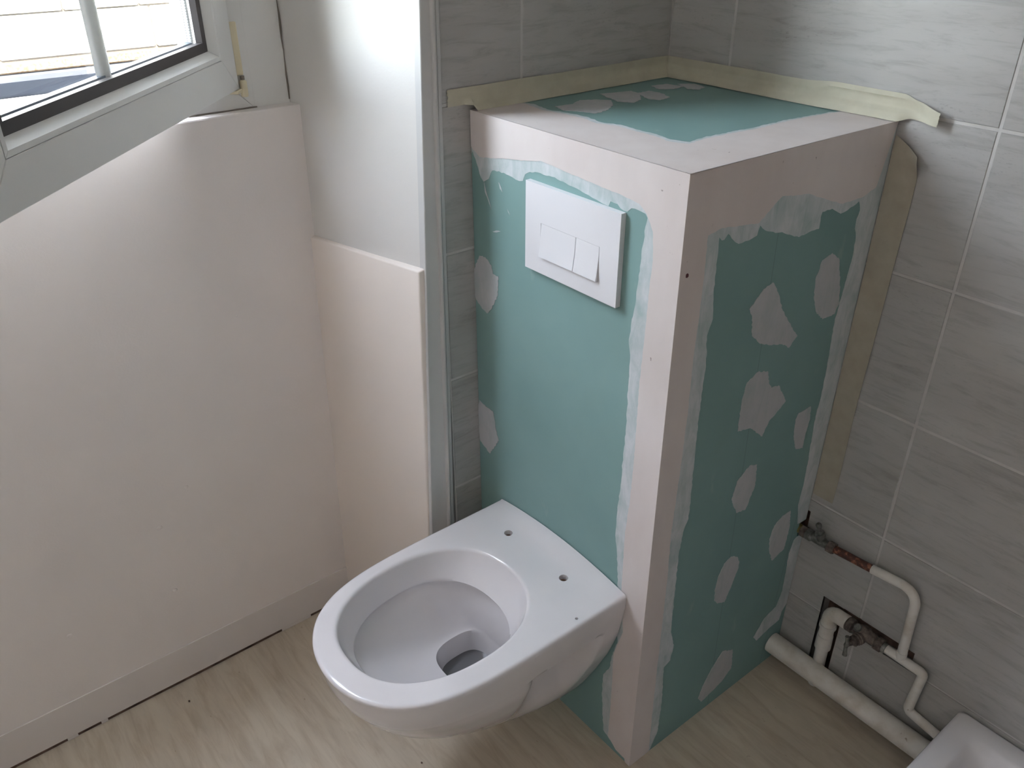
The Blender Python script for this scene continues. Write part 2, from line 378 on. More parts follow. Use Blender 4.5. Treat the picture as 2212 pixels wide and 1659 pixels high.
FRONT_FILL = [(0.0055,1.1084),(0.0236,1.0995),(0.0538,1.1032),(0.1008,1.1125),(0.1320,1.1159),(0.1783,1.1259),(0.2226,1.1230),(0.2680,1.1200),(0.3112,1.1170),(0.3525,1.1152),(0.3845,1.1115),(0.3984,1.1015),(0.4121,1.0797),(0.4163,1.0408),(0.4143,0.9985),(0.4135,0.9551),(0.4127,0.9099),(0.4104,0.8482),(0.4125,0.6971),(0.4112,0.6226),(0.4059,0.5510),(0.4084,0.4246),(0.4200,0.3301),(0.4022,0.2603),(0.4051,0.1264),(0.4046,0.0296),(0.4280,0.0105),(0.4515,0.0095)]
SIDE_FILL_LEFT = [(-0.4105,0.0009),(-0.4149,0.1859),(-0.4169,0.3357),(-0.4186,0.4717),(-0.4230,0.5674),(-0.4195,0.7054),(-0.4188,0.8004),(-0.4214,0.8875),(-0.4199,0.9544),(-0.4197,1.0157),(-0.4221,1.0792),(-0.3943,1.0837),(-0.3515,1.0780),(-0.3144,1.0736),(-0.2891,1.0916),(-0.2695,1.1036),(-0.2375,1.0986),(-0.2048,1.0948),(-0.1489,1.0737),(-0.1101,1.0607),(-0.0565,1.0609),(-0.0233,1.0708)]
SIDE_SKIM_LEFT = [(-0.4076,0.0007),(-0.3894,0.0439),(-0.3879,0.1259),(-0.3956,0.2297),(-0.3793,0.2373),(-0.3751,0.2756),(-0.3885,0.3172),(-0.3918,0.4064),(-0.3955,0.5065),(-0.3915,0.5511),(-0.3819,0.5759),(-0.3844,0.6347),(-0.3863,0.6909),(-0.3902,0.7743),(-0.3908,0.8343),(-0.3892,0.8683),(-0.3964,0.9206),(-0.3881,0.9451),(-0.3942,0.9887),(-0.3959,1.0370),(-0.3971,1.0712),(-0.3908,1.0650),(-0.3856,1.0650),(-0.3790,1.0720),(-0.3741,1.0685),(-0.3610,1.0557),(-0.3530,1.0514),(-0.3313,1.0514),(-0.3138,1.0549),(-0.3096,1.0689),(-0.2960,1.0584),(-0.2709,1.0491),(-0.2548,1.0468),(-0.2281,1.0356),(-0.2101,1.0290),(-0.1861,1.0315),(-0.1609,1.0313),(-0.1625,1.0503),(-0.1607,1.0578),(-0.1352,1.0578),(-0.1090,1.0444),(-0.0919,1.0463),(-0.0637,1.0555),(-0.0552,1.0388),(-0.0597,1.0258),(-0.0581,1.0087),(-0.0500,0.9927),(-0.0466,0.9572),(-0.0499,0.9193),(-0.0543,0.8839),(-0.0589,0.8477),(-0.0546,0.7980),(-0.0501,0.7465),(-0.0483,0.6939),(-0.0519,0.6487),(-0.0480,0.6030),(-0.0430,0.5436),(-0.0405,0.4841),(-0.0441,0.4405)]
SIDE_SKIM_LOW = [(-0.0253,0.3458),(-0.0307,0.3424),(-0.0383,0.3121),(-0.0350,0.2708),(-0.0307,0.2051),(-0.0424,0.1656),(-0.0781,0.1551),(-0.1067,0.1166),(-0.0911,0.0966),(-0.0498,0.1081),(-0.0167,0.1111),(-0.0143,0.1337)]
TOP_FILL = [(-0.0014,-0.3788),(0.0230,-0.3716),(0.0756,-0.3809),(0.1114,-0.3720),(0.1594,-0.3676),(0.1956,-0.3752),(0.2263,-0.3627),(0.2696,-0.3643),(0.3037,-0.3632),(0.3391,-0.3703),(0.3573,-0.3643),(0.3510,-0.3662),(0.3665,-0.3588),(0.3615,-0.3201),(0.3656,-0.2603),(0.3717,-0.2120),(0.3713,-0.1615),(0.3728,-0.1245),(0.3776,-0.0638),(0.3860,-0.0154),(0.3926,0.0082)]
SIDE_PATCHES = [[(-0.2563,0.9677),(-0.2388,0.9465),(-0.2198,0.9127),(-0.2010,0.8898),(-0.1633,0.8482),(-0.1811,0.8322),(-0.2020,0.8451),(-0.2387,0.8553),(-0.2668,0.8687),(-0.2871,0.8867),(-0.2953,0.9233),(-0.3042,0.9369),(-0.2930,0.9475),(-0.2768,0.9623)],
    [(-0.1095,0.9796),(-0.0862,0.9639),(-0.0706,0.9247),(-0.0573,0.8785),(-0.0651,0.8590),(-0.0983,0.8594),(-0.1203,0.8781),(-0.1358,0.9066),(-0.1426,0.9435),(-0.1340,0.9727)],
    [(-0.2557,0.8123),(-0.2284,0.8045),(-0.2201,0.7795),(-0.2102,0.7664),(-0.1896,0.7638),(-0.1603,0.7216),(-0.1758,0.7106),(-0.1995,0.6961),(-0.2112,0.6700),(-0.2499,0.7027),(-0.2836,0.7096),(-0.2857,0.7494),(-0.2863,0.7719),(-0.2802,0.8008)],
    [(-0.0764,0.6797),(-0.0695,0.6484),(-0.0743,0.6138),(-0.0742,0.5877),(-0.0966,0.5953),(-0.1121,0.6293),(-0.1169,0.6670),(-0.1105,0.6786)],
    [(-0.0680,0.4378),(-0.0586,0.3946),(-0.0612,0.3375),(-0.0971,0.3254),(-0.1129,0.3572),(-0.1224,0.3952),(-0.1146,0.4234),(-0.0930,0.4363)],
    [(-0.2399,0.4148),(-0.2216,0.4046),(-0.2120,0.3888),(-0.2101,0.3700),(-0.2183,0.3495),(-0.2257,0.3248),(-0.2371,0.2984),(-0.2597,0.3086),(-0.2705,0.3225),(-0.2743,0.3536),(-0.2698,0.3828),(-0.2586,0.4078)],
    [(-0.2316,0.6181),(-0.2111,0.6111),(-0.2059,0.5612),(-0.2217,0.5166),(-0.2484,0.5214),(-0.2690,0.5604),(-0.2618,0.5971)],
    [(-0.2116,0.1474),(-0.1763,0.1274),(-0.1688,0.0694),(-0.1962,0.0459),(-0.2306,0.0366),(-0.2561,0.0297),(-0.2704,0.0493),(-0.2605,0.0802),(-0.2408,0.1163)]]
FRONT_PATCHES = [[(0.0166,0.9236),(0.0328,0.9260),(0.0504,0.9160),(0.0540,0.9015),(0.0697,0.9015),(0.0670,0.8636),(0.0460,0.8289),(0.0354,0.8181),(0.0210,0.8225),(0.0025,0.8354),(-0.0029,0.8556),(-0.0004,0.8918)],
    [(0.0044,0.6202),(0.0244,0.6154),(0.0475,0.6148),(0.0565,0.5760),(0.0639,0.5555),(0.0346,0.5099),(0.0041,0.5240),(-0.0054,0.5643),(-0.0055,0.5937)]]
TOP_PATCHES = [[(0.0676,-0.3467),(0.0730,-0.3097),(0.0580,-0.2816),(0.0732,-0.2549),(0.0915,-0.2401),(0.1219,-0.2643),(0.1400,-0.2938),(0.1467,-0.3283),(0.1205,-0.3395),(0.0973,-0.3540)],
    [(0.0424,-0.2192),(0.0500,-0.1929),(0.0581,-0.1570),(0.0866,-0.1645),(0.1167,-0.1929),(0.1294,-0.2245),(0.1053,-0.2388)],
    [(0.0801,-0.1640),(0.0777,-0.1327),(0.1014,-0.1292),(0.1374,-0.1431),(0.1438,-0.1754),(0.1248,-0.1829)],
    [(0.0497,-0.0962),(0.0566,-0.0600),(0.0909,-0.0542),(0.0946,-0.0855),(0.0776,-0.1065)],
    [(0.0682,-0.0456),(0.0871,-0.0222),(0.1190,-0.0285),(0.1266,-0.0547),(0.1102,-0.0662)]]
FRONT_SMEARS = [[(0.0337,1.0626),(0.0389,1.0468),(0.0515,1.0218),(0.0528,1.0168),(0.0459,1.0290),(0.0360,1.0433)],[(0.0735,1.0685),(0.0770,1.0584),(0.0839,1.0538),(0.0811,1.0599),(0.0757,1.0674)],[(0.0956,1.0292),(0.0985,1.0236),(0.1024,1.0199),(0.0999,1.0249)],[(0.0549,0.9787),(0.0657,0.9838),(0.0779,0.9857),(0.0657,0.9803)]]

# ------------------------------------------------------------------ room shell
BOUNCE_CUT = mat('bounce_cut_dark', (0.1, 0.09, 0.08), 0.6, build=lambda nt, b: b_paint(nt, b, (0.09, 0.08, 0.07), (0.11, 0.1, 0.09)))  # dark colour of the added band that soaks up bounce light
FARWALL = mat('grey_wall_paint', (0.22, 0.21, 0.2), 0.5, build=lambda nt, b: b_paint(nt, b, (0.56, 0.53, 0.49), (0.60, 0.57, 0.53)))
H_ROOM = 2.45
XW = -0.285            # inner face of the wall under the window
tag(obj('floor', box(-0.36, 2.1, -2.3, 0.05, -0.08, 0.0), FLOOR), 'beige wood-look vinyl floor', kind='structure')
tag(obj('ceiling', box(-0.41, 2.1, -2.3, 0.1, H_ROOM, H_ROOM+0.1), CEIL), 'white ceiling', kind='structure')
tag(obj('wall_front', box(-0.41, 2.1, -2.3, -2.2, 0, H_ROOM), PAINT), 'white wall behind the viewer', kind='structure')
wf = tag(obj('wall_far', box(2.1, 2.2, -2.3, 0.1, 0, H_ROOM), FARWALL), 'pale grey wall to the right of the viewer', kind='structure')
obj('bounce_cut_band', box(2.085, 2.0995, -2.2, 0.0, 0, 0.85), BOUNCE_CUT, wf)  # unseen band, added low on the far wall to cut bounce light

# window wall: apron below the opening, lintel, the run beyond the far reveal
YJ0, YJ1 = -0.575, -0.636   # reveal: at the room corner, at the window plane
bm = box(-0.40, XW, -2.2, -0.54, 0.0, 1.154, 0.003, 2)
wa = tag(obj('wall_window', bm, PAINT), 'white wall under and around the window', kind='structure')
obj('lintel', box(-0.40, XW, -1.5, -0.54, 2.34, H_ROOM), PAINT, wa)
obj('pier', box(-0.40, XW, -2.2, -1.48, 1.154, H_ROOM), PAINT, wa)
for y, z, r in ((-1.0313, 0.4086, 0.0055), (-1.0340, 0.2467, 0.0050), (-0.9661, 0.4761, 0.0042), (-0.8078, 0.7955, 0.0022), (-1.2352, 0.2518, 0.0050)):
    bm = bmesh.new(); bmesh.ops.create_uvsphere(bm, u_segments=12, v_segments=8, radius=r)
    for v in bm.verts: v.co = Vector((XW + v.co.x*0.28, y+v.co.y, z+v.co.z*0.8))
    obj('paint_blister', bm, PAINT, wa, smooth=180)

# short tiled wall on the left (plane x = 0), its splayed reveal facing the window
def yc(z): return -0.5575 - 0.0345*(1.34-z)        # reveal corner at the room side; the reveal leans a little
def yw(z): return -0.6365 - 0.0090*(1.20-z)        # reveal at the window plane x = -0.31
bm = bmesh.new(); R = []
for i in range(21):
    z = H_ROOM*i/20
    R.append([bm.verts.new((x, yc(z)+(yw(z)-yc(z))*(-x/0.31), z)) for x in (-0.62, -0.5, -0.4, -0.3, -0.2, -0.1, -0.008)] + [bm.verts.new((-0.008, 0.1, z)), bm.verts.new((-0.62, 0.1, z))])
for p, q in zip(R, R[1:]):
    for k in range(9): bm.faces.new((p[k], p[(k+1) % 9], q[(k+1) % 9], q[k]))
bm.faces.new(R[0][::-1]); bm.faces.new(R[-1])
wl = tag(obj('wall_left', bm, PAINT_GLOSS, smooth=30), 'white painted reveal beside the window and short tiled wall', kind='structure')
Z0, TH = 1.184, 0.25
ROWS = [Z0 + k*TH for k in range(-5, 6)]
G = 0.0024
def tile_bm(a, b, c, d, f, holes=()):
    a, b, c, d = a+G, b-G, c+G, d-G
    hs = [h for h in holes if h[0] < b and h[1] > a and h[2] < d and h[3] > c]
    if hs:
        return cell_plate(cuts(a, b, hs, 0), cuts(c, d, hs, 2), hs, lambda u, v: f(u, v, 0.008), lambda u, v: f(u, v, 0.0))
    e = 0.0009
    P = lambda u, v, w: f(u, v, w)
    bm = bmesh.new()
    r = [[bm.verts.new(P(u, v, w)) for u, v in ((A, C), (B, C), (B, D), (A, D))]
         for A, B, C, D, w in ((a, b, c, d, 0.008), (a, b, c, d, e), (a+e, b-e, c+e, d-e, 0.0))]
    for x, y in zip(r, r[1:]):
        for k in range(4): bm.faces.new((x[k], x[(k+1) % 4], y[(k+1) % 4], y[k]))
    bm.faces.new(r[-1]); bm.faces.new(r[0][::-1])
    return bm
fL = lambda u, v, w: (-w, u, v)      # wall_left: u along y, depth into -x
gb = obj('grout', box(-0.0079, -0.0011, -0.53, 0.0, 0.0, H_ROOM), GROUT, wl)
for z in ROWS:
    if z >= H_ROOM: continue
    z1 = min(z+TH, H_ROOM)
    for a, b in ((-0.53, -0.3612), (-0.3612, 0.0)):
        obj('tile', tile_bm(a, b, max(z, 0), z1, fL), TILE, wl)

# tiled wall on the right (plane y = 0) with the chases cut for the pipes
SLOTS = [(0.545, 0.592, 0.004, 0.2275), (0.592, 0.742, 0.181, 0.2285), (0.445, 0.478, 0.335, 0.405)]
U = cuts(-0.1, 2.1, SLOTS, 0); Vv = cuts(0.0, H_ROOM, SLOTS, 2)
wr = tag(obj('wall_right', box(-0.1, 2.1, 0.032, 0.1, 0.0, H_ROOM), CAVITY), 'grey stone-effect tiled wall behind the cistern box', kind='structure')
obj('grout', cell_plate(U, Vv, SLOTS, lambda u, v: (u, 0.0319, v), lambda u, v: (u, 0.0012, v)), GROUT, wr)
fR = lambda u, v, w: (u, w, v)
XS = [0.0, 0.144, 0.628, 1.112, 1.596, 2.08]
for z in ROWS:
    if z >= H_ROOM: continue
    z1 = min(z+TH, H_ROOM)
    for a, b in zip(XS, XS[1:]):
        obj('tile', tile_bm(a, b, max(z, 0), z1, fR, SLOTS), TILE, wr)

# vertical moulding between reveal and tiles
def trim_prof(z):
    l = yc(z); k = (z-1.34)*0.0138
    p = [(-0.012, l-0.0029), (0.0004, l-0.0002), (0.0014, l+0.0010), (0.0016, l+0.006), (0.0018, -0.5412+k)]
    for i in range(9):
        a = math.pi*(1-i/8); p.append((0.0020+0.0060*math.sin(a), -0.5364+0.0044*math.cos(a)+k))
    return p + [(x, y+k) for x, y in ((0.0022, -0.5316), (0.0042, -0.5310), (0.0042, -0.5262), (0.0034, -0.5245), (-0.0005, -0.5240), (-0.012, -0.5240))]
bm = bmesh.new(); R = []
for i in range(13):
    z = H_ROOM*i/12; R.append([bm.verts.new((x, y, z)) for x, y in trim_prof(z)])
for p, q in zip(R, R[1:]):
    for k in range(len(p)): bm.faces.new((p[k], p[(k+1) % len(p)], q[(k+1) % len(p)], q[k]))
bm.faces.new(R[0][::-1]); bm.faces.new(R[-1])
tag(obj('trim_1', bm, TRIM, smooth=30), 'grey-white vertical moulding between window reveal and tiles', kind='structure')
# lower panel fixed on the reveal
def pan(x, z, back=0.0):
    y0 = -0.5815 - (0.906-z)*0.0234; y1 = -0.6415 - (0.91-z)*0.0195
    return (x, y0 + (y1-y0)*(x/-0.285) + back, z)
bm = hexa([pan(-0.298, 0, 0.02), pan(-0.298, 0), pan(-0.006, 0), pan(-0.006, 0, 0.0125)],
          [pan(-0.298, 0.914, 0.02), pan(-0.298, 0.911), pan(-0.006, 0.915), pan(-0.001, 0.921, 0.0125)], 0.0028, 3)
tag(obj('trim_2', bm, PANEL, smooth=40), 'cream-white panel lining the lower half of the window reveal', kind='structure')
# baseboard; the gap below is a dark strip with its shade painted in
bm = box(XW-0.004, XW+0.0022, -2.2, -0.652, 0.0075, 0.0945, 0.0008, 2)
tag(obj('baseboard_left', bm, BASEB), 'white baseboard under the window', kind='structure')
bm = box(XW-0.004, XW+0.0006, -2.2, -0.652, 0.0, 0.0075)
tag(obj('trim_3', bm, CAVITY), 'dark strip painted as the shaded gap between baseboard and floor', kind='structure')
bm = bmesh.new()
for a, b in ((-0.835, -0.762), (-1.235, -1.222), (-1.30, -1.28)):
    box_b = box(XW+0.0003, XW+0.0024, a, b, 0.0003, 0.008)
    me = bpy.data.meshes.new('tmp'); box_b.to_mesh(me); box_b.free(); bm.from_mesh(me); bpy.data.meshes.remove(me)
tag(obj('trim_4', bm, BASEB), 'bits of white sealant left in the gap under the baseboard', kind='structure')

# ------------------------------------------------------------------ window
win = thing('window_1', (-0.31, -1.07, 1.1535), 'white window with its casement swung open into the room', kind='structure')
def yz_prism(poly, x0, x1): return prism(poly, lambda y, z: (x0, y, z), lambda y, z: (x1, y, z))
ya, yb, zb, zt, fw = -0.703, -1.475, 1.1535, 2.34, 0.046
e = 0.0004
fx = (-0.365, -0.31)
obj('frame_rail', yz_prism([(ya-e, zb), (yb+e, zb), (yb+fw+e, zb+fw), (ya-fw-e, zb+fw)], *fx), PVC, win)
obj('frame_rail', yz_prism([(ya-e, zt), (ya-fw-e, zt-fw), (yb+fw+e, zt-fw), (yb+e, zt)], *fx), PVC, win)
obj('frame_stile', yz_prism([(ya, zb+e), (ya, zt-e), (ya-fw, zt-fw-e), (ya-fw, zb+fw+e)], *fx), PVC, win)
obj('frame_stile', yz_prism([(yb, zb+e), (yb+fw, zb+fw+e), (yb+fw, zt-fw-e), (yb, zt-e)], *fx), PVC, win)
obj('side_panel', box(-0.365, -0.3105, ya+0.0003, -0.600, zb, zt), PVC, win)
# dark crack between side panel and reveal, cracked old sealant on the sill
obj('joint_line', sweep([(-0.3095, -0.6378+0.0004*math.sin(k*2.1), 1.16+k*0.02) for k in range(58)], [0.0012+0.0006*math.sin(k*1.3) for k in range(58)], 6), SEAM, win)
rnd = random.Random(3)
obj('sill_crack', sweep([(-0.3085, -0.70-0.012*k, 1.1545+rnd.uniform(-.0002, .0004)) for k in range(11)], [0.0012+rnd.uniform(0, .001) for k in range(11)], 6), SEAM, win)

# casement, hinged on its right stile and opened about 46 degrees
A = Vector((-0.2974, -0.7309, 1.19)); D = Vector((0.72439, -0.68939, 0)); N = Vector((0.68939, 0.72438, 0))
def sp(s, t, z): return A + D*s + N*t + Vector((0, 0, z-1.19))     # t > 0 is the room side
SW, S0, ST = 0.685, 1.19, 2.30
FW, BW = 0.0535, 0.0065       # stile width, flat edge of the glazing bead
sash = obj('sash', hexa([sp(0, -0.062, S0), sp(SW, -0.062, S0), sp(SW, 0, S0), sp(0, 0, S0)],
                        [sp(0, -0.062, S0+0.02), sp(SW, -0.062, S0+0.02), sp(SW, 0, S0+0.02), sp(0, 0, S0+0.02)]), PVC, win)
bpy.data.objects.remove(sash)
def ring_piece(name, quad, t0, t1, m, parent, bev=0.0008):
    a = [sp(s, t0, z) for s, z in quad]; b = [sp(s, t1, z) for s, z in quad]
    return obj(name, hexa(a, b, bev), m, parent)
def quads(s0, s1, z0, z1, w, e=0.0003):
    return {'bottom': [(s0+e, z0), (s1-e, z0), (s1-w-e, z0+w), (s0+w+e, z0+w)],
            'top': [(s0+w+e, z1-w), (s1-w-e, z1-w), (s1-e, z1), (s0+e, z1)],
            'right': [(s0, z0+e), (s0+w, z0+w+e), (s0+w, z1-w-e), (s0, z1-e)],
            'left': [(s1-w, z0+w+e), (s1, z0+e), (s1, z1-e), (s1-w, z1-w-e)]}
for k, q in quads(0, SW, S0, ST, FW).items():
    ring_piece('sash_rail' if k in ('bottom', 'top') else 'sash_stile', q, -0.062, 0.0, PVC, win)
# glazing beads: narrow flat edge, then a slope down to the glass
bi = FW+0.0009
for k in ('bottom', 'top', 'right', 'left'):
    o0 = quads(bi, SW-bi, S0+bi, ST-bi, BW)[k]; o1 = quads(bi, SW-bi, S0+bi, ST-bi, 0.0155)[k]
    bm = bmesh.new()
    # outer edge = quad corners shared by o0/o1 on the frame side; inner edges differ
    idx = {'bottom': (0, 1, 2, 3), 'top': (3, 2, 1, 0), 'right': (0, 3, 2, 1), 'left': (1, 2, 3, 0)}[k]
    oA, oB = o0[idx[0]], o0[idx[1]]; iB, iA = o0[idx[2]], o0[idx[3]]; jB, jA = o1[idx[2]], o1[idx[3]]
    v = [[bm.verts.new(sp(q[0], t, q[1])) for q, t in ((P, -0.028), (P, -0.0003), (I, -0.0003), (J, -0.013), (J, -0.028))]
         for P, I, J in ((oA, iA, jA), (oB, iB, jB))]
    for i in range(5): bm.faces.new((v[0][i], v[0][(i+1) % 5], v[1][(i+1) % 5], v[1][i]))
    bm.faces.new(v[0][::-1]); bm.faces.new(v[1])
    obj('glazing_bead', bm, PVC, win)
gi = bi+0.0155-0.001
for k, q in quads(gi-0.002, SW-gi+0.002, S0+gi-0.002, ST-gi+0.002, 0.0175).items():
    ring_piece('gasket', q, -0.024, -0.0135, GASKET, win, 0)
sp_i = gi+0.009
for k, q in quads(sp_i, SW-sp_i, S0+sp_i, ST-sp_i, 0.007).items():
    ring_piece('glass_spacer', q, -0.042, -0.0305, SPACER if k in ('left', 'right') else SPACER_BAR, win, 0)
def pane(t):
    z0, z1, s0, s1 = S0+gi-0.003, ST-gi+0.003, gi-0.003, SW-gi+0.003
    bm = bmesh.new(); bm.faces.new([bm.verts.new(sp(s, t, z)) for s, z in ((s0, z0), (s1, z0), (s1, z1), (s0, z1))])
    return bm
obj('glass_pane', pane(-0.0275), GLASS, win); obj('glass_pane', pane(-0.0455), GLASS, win)
# rounded glazing bar standing between the panes and proud of them
sec = [(0.3345, -0.040), (0.3345, -0.036)] + [(0.347-0.0125*math.cos(math.pi*k/10), -0.0345+0.005*math.sin(math.pi*k/10)) for k in range(11)] + [(0.3595, -0.036), (0.3595, -0.040)]
bm = prism(sec, lambda s, t: sp(s, t, S0+gi+0.010), lambda s, t: sp(s, t, ST-gi-0.010))
obj('glazing_bar', bm, PVC, win, smooth=40)
# hinge side: cream weather strip in the gap and the hinge barrel with its cover
obj('weather_strip', box(-0.3095, -0.3050, -0.7290, -0.7165, 1.2095, 1.293, 0.0012), CREAM, win)
obj('hinge', lathe((-0.303, -0.7205, 1.1755), (0, 0, 1), [(0, 0.0055), (0.003, 0.0062), (0.024, 0.0062), (0.027, 0.004)], 14), CREAM, win, smooth=40)
obj('hinge_pin', lathe((-0.303, -0.7205, 1.2028), (0, 0, 1), [(0, 0.0035), (0.006, 0.0035)], 10), SEAM, win)
obj('hinge_leaf', hexa([sp(-0.004, -0.02, 1.184), sp(0.016, -0.02, 1.184), sp(0.016, 0.0035, 1.184), sp(-0.004, 0.0035, 1.184)],
                       [sp(-0.004, -0.02, 1.1895), sp(0.016, -0.02, 1.1895), sp(0.016, 0.0035, 1.1895), sp(-0.004, 0.0035, 1.1895)], 0.001), CREAM, win)

# ------------------------------------------------------------------ outside the window
led = tag(obj('window_ledge', box(-0.755, -0.615, -1.9, -0.45, 1.04, 1.165, 0.006, 2), SLATE), 'grey stone ledge outside below the open window', 'ledge')
tag(obj('window_sill', box(-0.612, -0.366, -1.62, -0.60, 1.10, 1.163, 0.006, 2), PVC), 'white outer sill between the window frame and the grey ledge', 'window sill')
nb = thing('neighbouring_building', (-3.2, -0.4, 0.72), 'pale sunlit stone building seen through the window', 'building')
obj('wall_core', box(-3.5, -3.02, -4.5, 3.5, 0.72, 2.6), MORTAR, nb)
rnd = random.Random(11)
z = 0.872; row = 0
while z < 2.4:
    h = rnd.uniform(0.15, 0.2); y = -1.9 + (row % 2)*0.14
    while y < 1.3:
        w = rnd.uniform(0.22, 0.40)
        obj('stone_block', box(-3.06, -3.0+rnd.uniform(-0.008, 0.004), y+0.004, y+w-0.004, z+0.004, z+h-0.004, 0.005), STONE, nb)
        y += w
    z += h; row += 1
obj('stone_course', box(-3.06, -2.985, -4.5, 3.5, 0.826, 0.868, 0.006), BRICK, nb)
obj('stone_course', box(-3.06, -2.97, -4.5, 3.5, 0.72, 0.822, 0.006), GROUND, nb)
obj('coping', box(-3.55, -2.95, -4.5, 3.5, 2.6, 2.68, 0.01), SLATE, nb)
tag(obj('courtyard_ground', box(-3.0, -0.76, -4.5, 3.5, 0.62, 0.72), GROUND), 'grey courtyard paving outside', kind='structure')

# ------------------------------------------------------------------ boxed-in cistern
HB = 1.17
def yf(z): return -0.470 + 0.007*(1-z/HB)
def xs(y, z): return 0.465 + (y+0.466)/0.466*(0.004+0.009*z/HB)
bx = thing('cistern_box', (0.23, -0.235, 0.0), 'tall green plasterboard box behind the toilet, edges covered in white filler', 'cistern box')
w0 = 0.0012
obj('front_board', hexa([(w0, yf(0), 0), (xs(-0.463, 0), yf(0), 0), (xs(-0.463, 0), yf(0)+0.0125, 0), (w0, yf(0)+0.0125, 0)],
                        [(w0, yf(HB), HB), (xs(-0.47, HB), yf(HB), HB), (xs(-0.47, HB), yf(HB)+0.0125, HB), (w0, yf(HB)+0.0125, HB)]), BOARD, bx)
def side_board():
    us = [-0.450+0.4492*k/6 for k in range(7)]; vs = [HB*k/8 for k in range(9)]
    us = sorted(us+[-0.022]); vs = sorted(vs+[0.348, 0.382])
    return cell_plate(us, vs, [(-0.023, 0.01, 0.347, 0.383)], lambda y, z: (xs(y, z)-0.0125, y, z), lambda y, z: (xs(y, z), y, z))
obj('side_board', side_board(), BOARD_S, bx)
obj('top_board', hexa([(w0, yf(HB)+0.0126, HB-0.0125), (xs(-0.45, HB)-0.0126, yf(HB)+0.0126, HB-0.0125), (xs(0, HB)-0.0126, -w0, HB-0.0125), (w0, -w0, HB-0.0125)],
                      [(w0, yf(HB)+0.0126, HB), (xs(-0.45, HB)-0.0126, yf(HB)+0.0126, HB), (xs(0, HB)-0.0126, -w0, HB), (w0, -w0, HB)]), BOARD, bx)
def on_front(d): return lambda x, z: (x, yf(z)-d, z)
def on_side(d): return lambda y, z: (xs(y, z)+d, y, z)
def on_top(d): return lambda x, y: (x, y, HB+d)
XE = 0.465; YE = -0.470
# front: thin skim first, then the thick filler of the edge beads on top of it
F_close = [(XE, 0.0), (XE, HB), (0.0015, HB)]
obj('front_skim', prism(rough_line([(0.0015, 1.10)]+FRONT_SKIM, 0.0011, 1)+F_close, on_front(-0.0002), on_front(0.0004)), SKIM, bx)
obj('front_filler', prism(rough_line([(0.0015, 1.112)]+FRONT_FILL, 0.0006, 2)+[(0.4535, 0.0005), (XE+0.0009, 0.0), (XE+0.0009, HB+0.001), (0.0015, HB+0.001)], on_front(-0.0002), on_front(0.0010)), FILL, bx)
S_close = [(-0.0012, 1.075), (-0.0012, HB), (YE-0.0008, HB), (-0.4638, 0.0005)]
obj('side_skim', prism(rough_line(SIDE_SKIM_LEFT, 0.0011, 3)+[(-0.030, 0.385), (-0.0225, 0.3835), (-0.0012, 0.3835)]+S_close, on_side(-0.0002), on_side(0.0004)), SKIM, bx)
obj('side_filler', prism(rough_line(SIDE_FILL_LEFT, 0.0006, 4)+[(-0.0012, HB+0.001), (YE-0.001, HB+0.001), (-0.4645, 0.0005)], on_side(-0.0002), on_side(0.0010)), FILL, bx)
obj('side_skim', prism(rough_line([q for q in SIDE_SKIM_LOW if q[1] < 0.3465], 0.0009, 5)+[(-0.0012, 0.15), (-0.0012, 0.3465)], on_side(-0.0002), on_side(0.0004)), SKIM, bx)
T_close = [(xs(0, HB), -0.0015), (xs(-0.2, HB)+0.0009, -0.2), (XE+0.0009, YE-0.0009), (0.0015, YE-0.0009), (0.0015, -0.378)]
rim_in = [(0.0015, -0.371)] + [(x+(0.20-x)*0.045, y+(-0.18-y)*0.06) for x, y in TOP_FILL[1:]] + [(0.431, -0.0015)]
obj('top_skim', prism(rough_line(rim_in, 0.0018, 7)+T_close, on_top(-0.0002), on_top(0.0004)), SKIM, bx)
top_in = [(0.0015, -0.3788)] + TOP_FILL[1:] + [(0.440, -0.0015)]
obj('top_filler', prism(rough_line(top_in, 0.0010, 6)+T_close, on_top(-0.0002), on_top(0.0010)), FILL, bx)
for k, q in enumerate(SIDE_PATCHES): obj('filler_patch', prism(rough_line(q, 0.0012, 20+k, True, 0.004), on_side(-0.0002), on_side(0.0007)), PATCH, bx)
for k, q in enumerate(FRONT_PATCHES): obj('filler_patch', prism(rough_line(q, 0.0012, 40+k, True, 0.004), on_front(-0.0002), on_front(0.0007)), PATCH, bx)
for k, q in enumerate(TOP_PATCHES): obj('filler_patch', prism(rough_line(q, 0.0018, 60+k, True, 0.005), on_top(-0.0002), on_top(0.0007)), PATCH, bx)
for q in FRONT_SMEARS: obj('filler_smear', prism(rough_line(q, 0.0003, 80, True, 0.003), on_front(-0.0002), on_front(0.0004)), SKIM, bx)
obj('pen_mark', prism([(-0.4582, 1.0325), (-0.4552, 1.0335), (-0.4530, 1.0315), (-0.4528, 1.0285), (-0.4552, 1.0268), (-0.4580, 1.0278)], on_side(0.0008), on_side(0.0014)),
    mat('dark_red_ink', (0.07, 0.01, 0.015), 0.6, build=lambda nt, b: b_paint(nt, b, (0.05, 0.008, 0.012), (0.16, 0.03, 0.04))), bx)

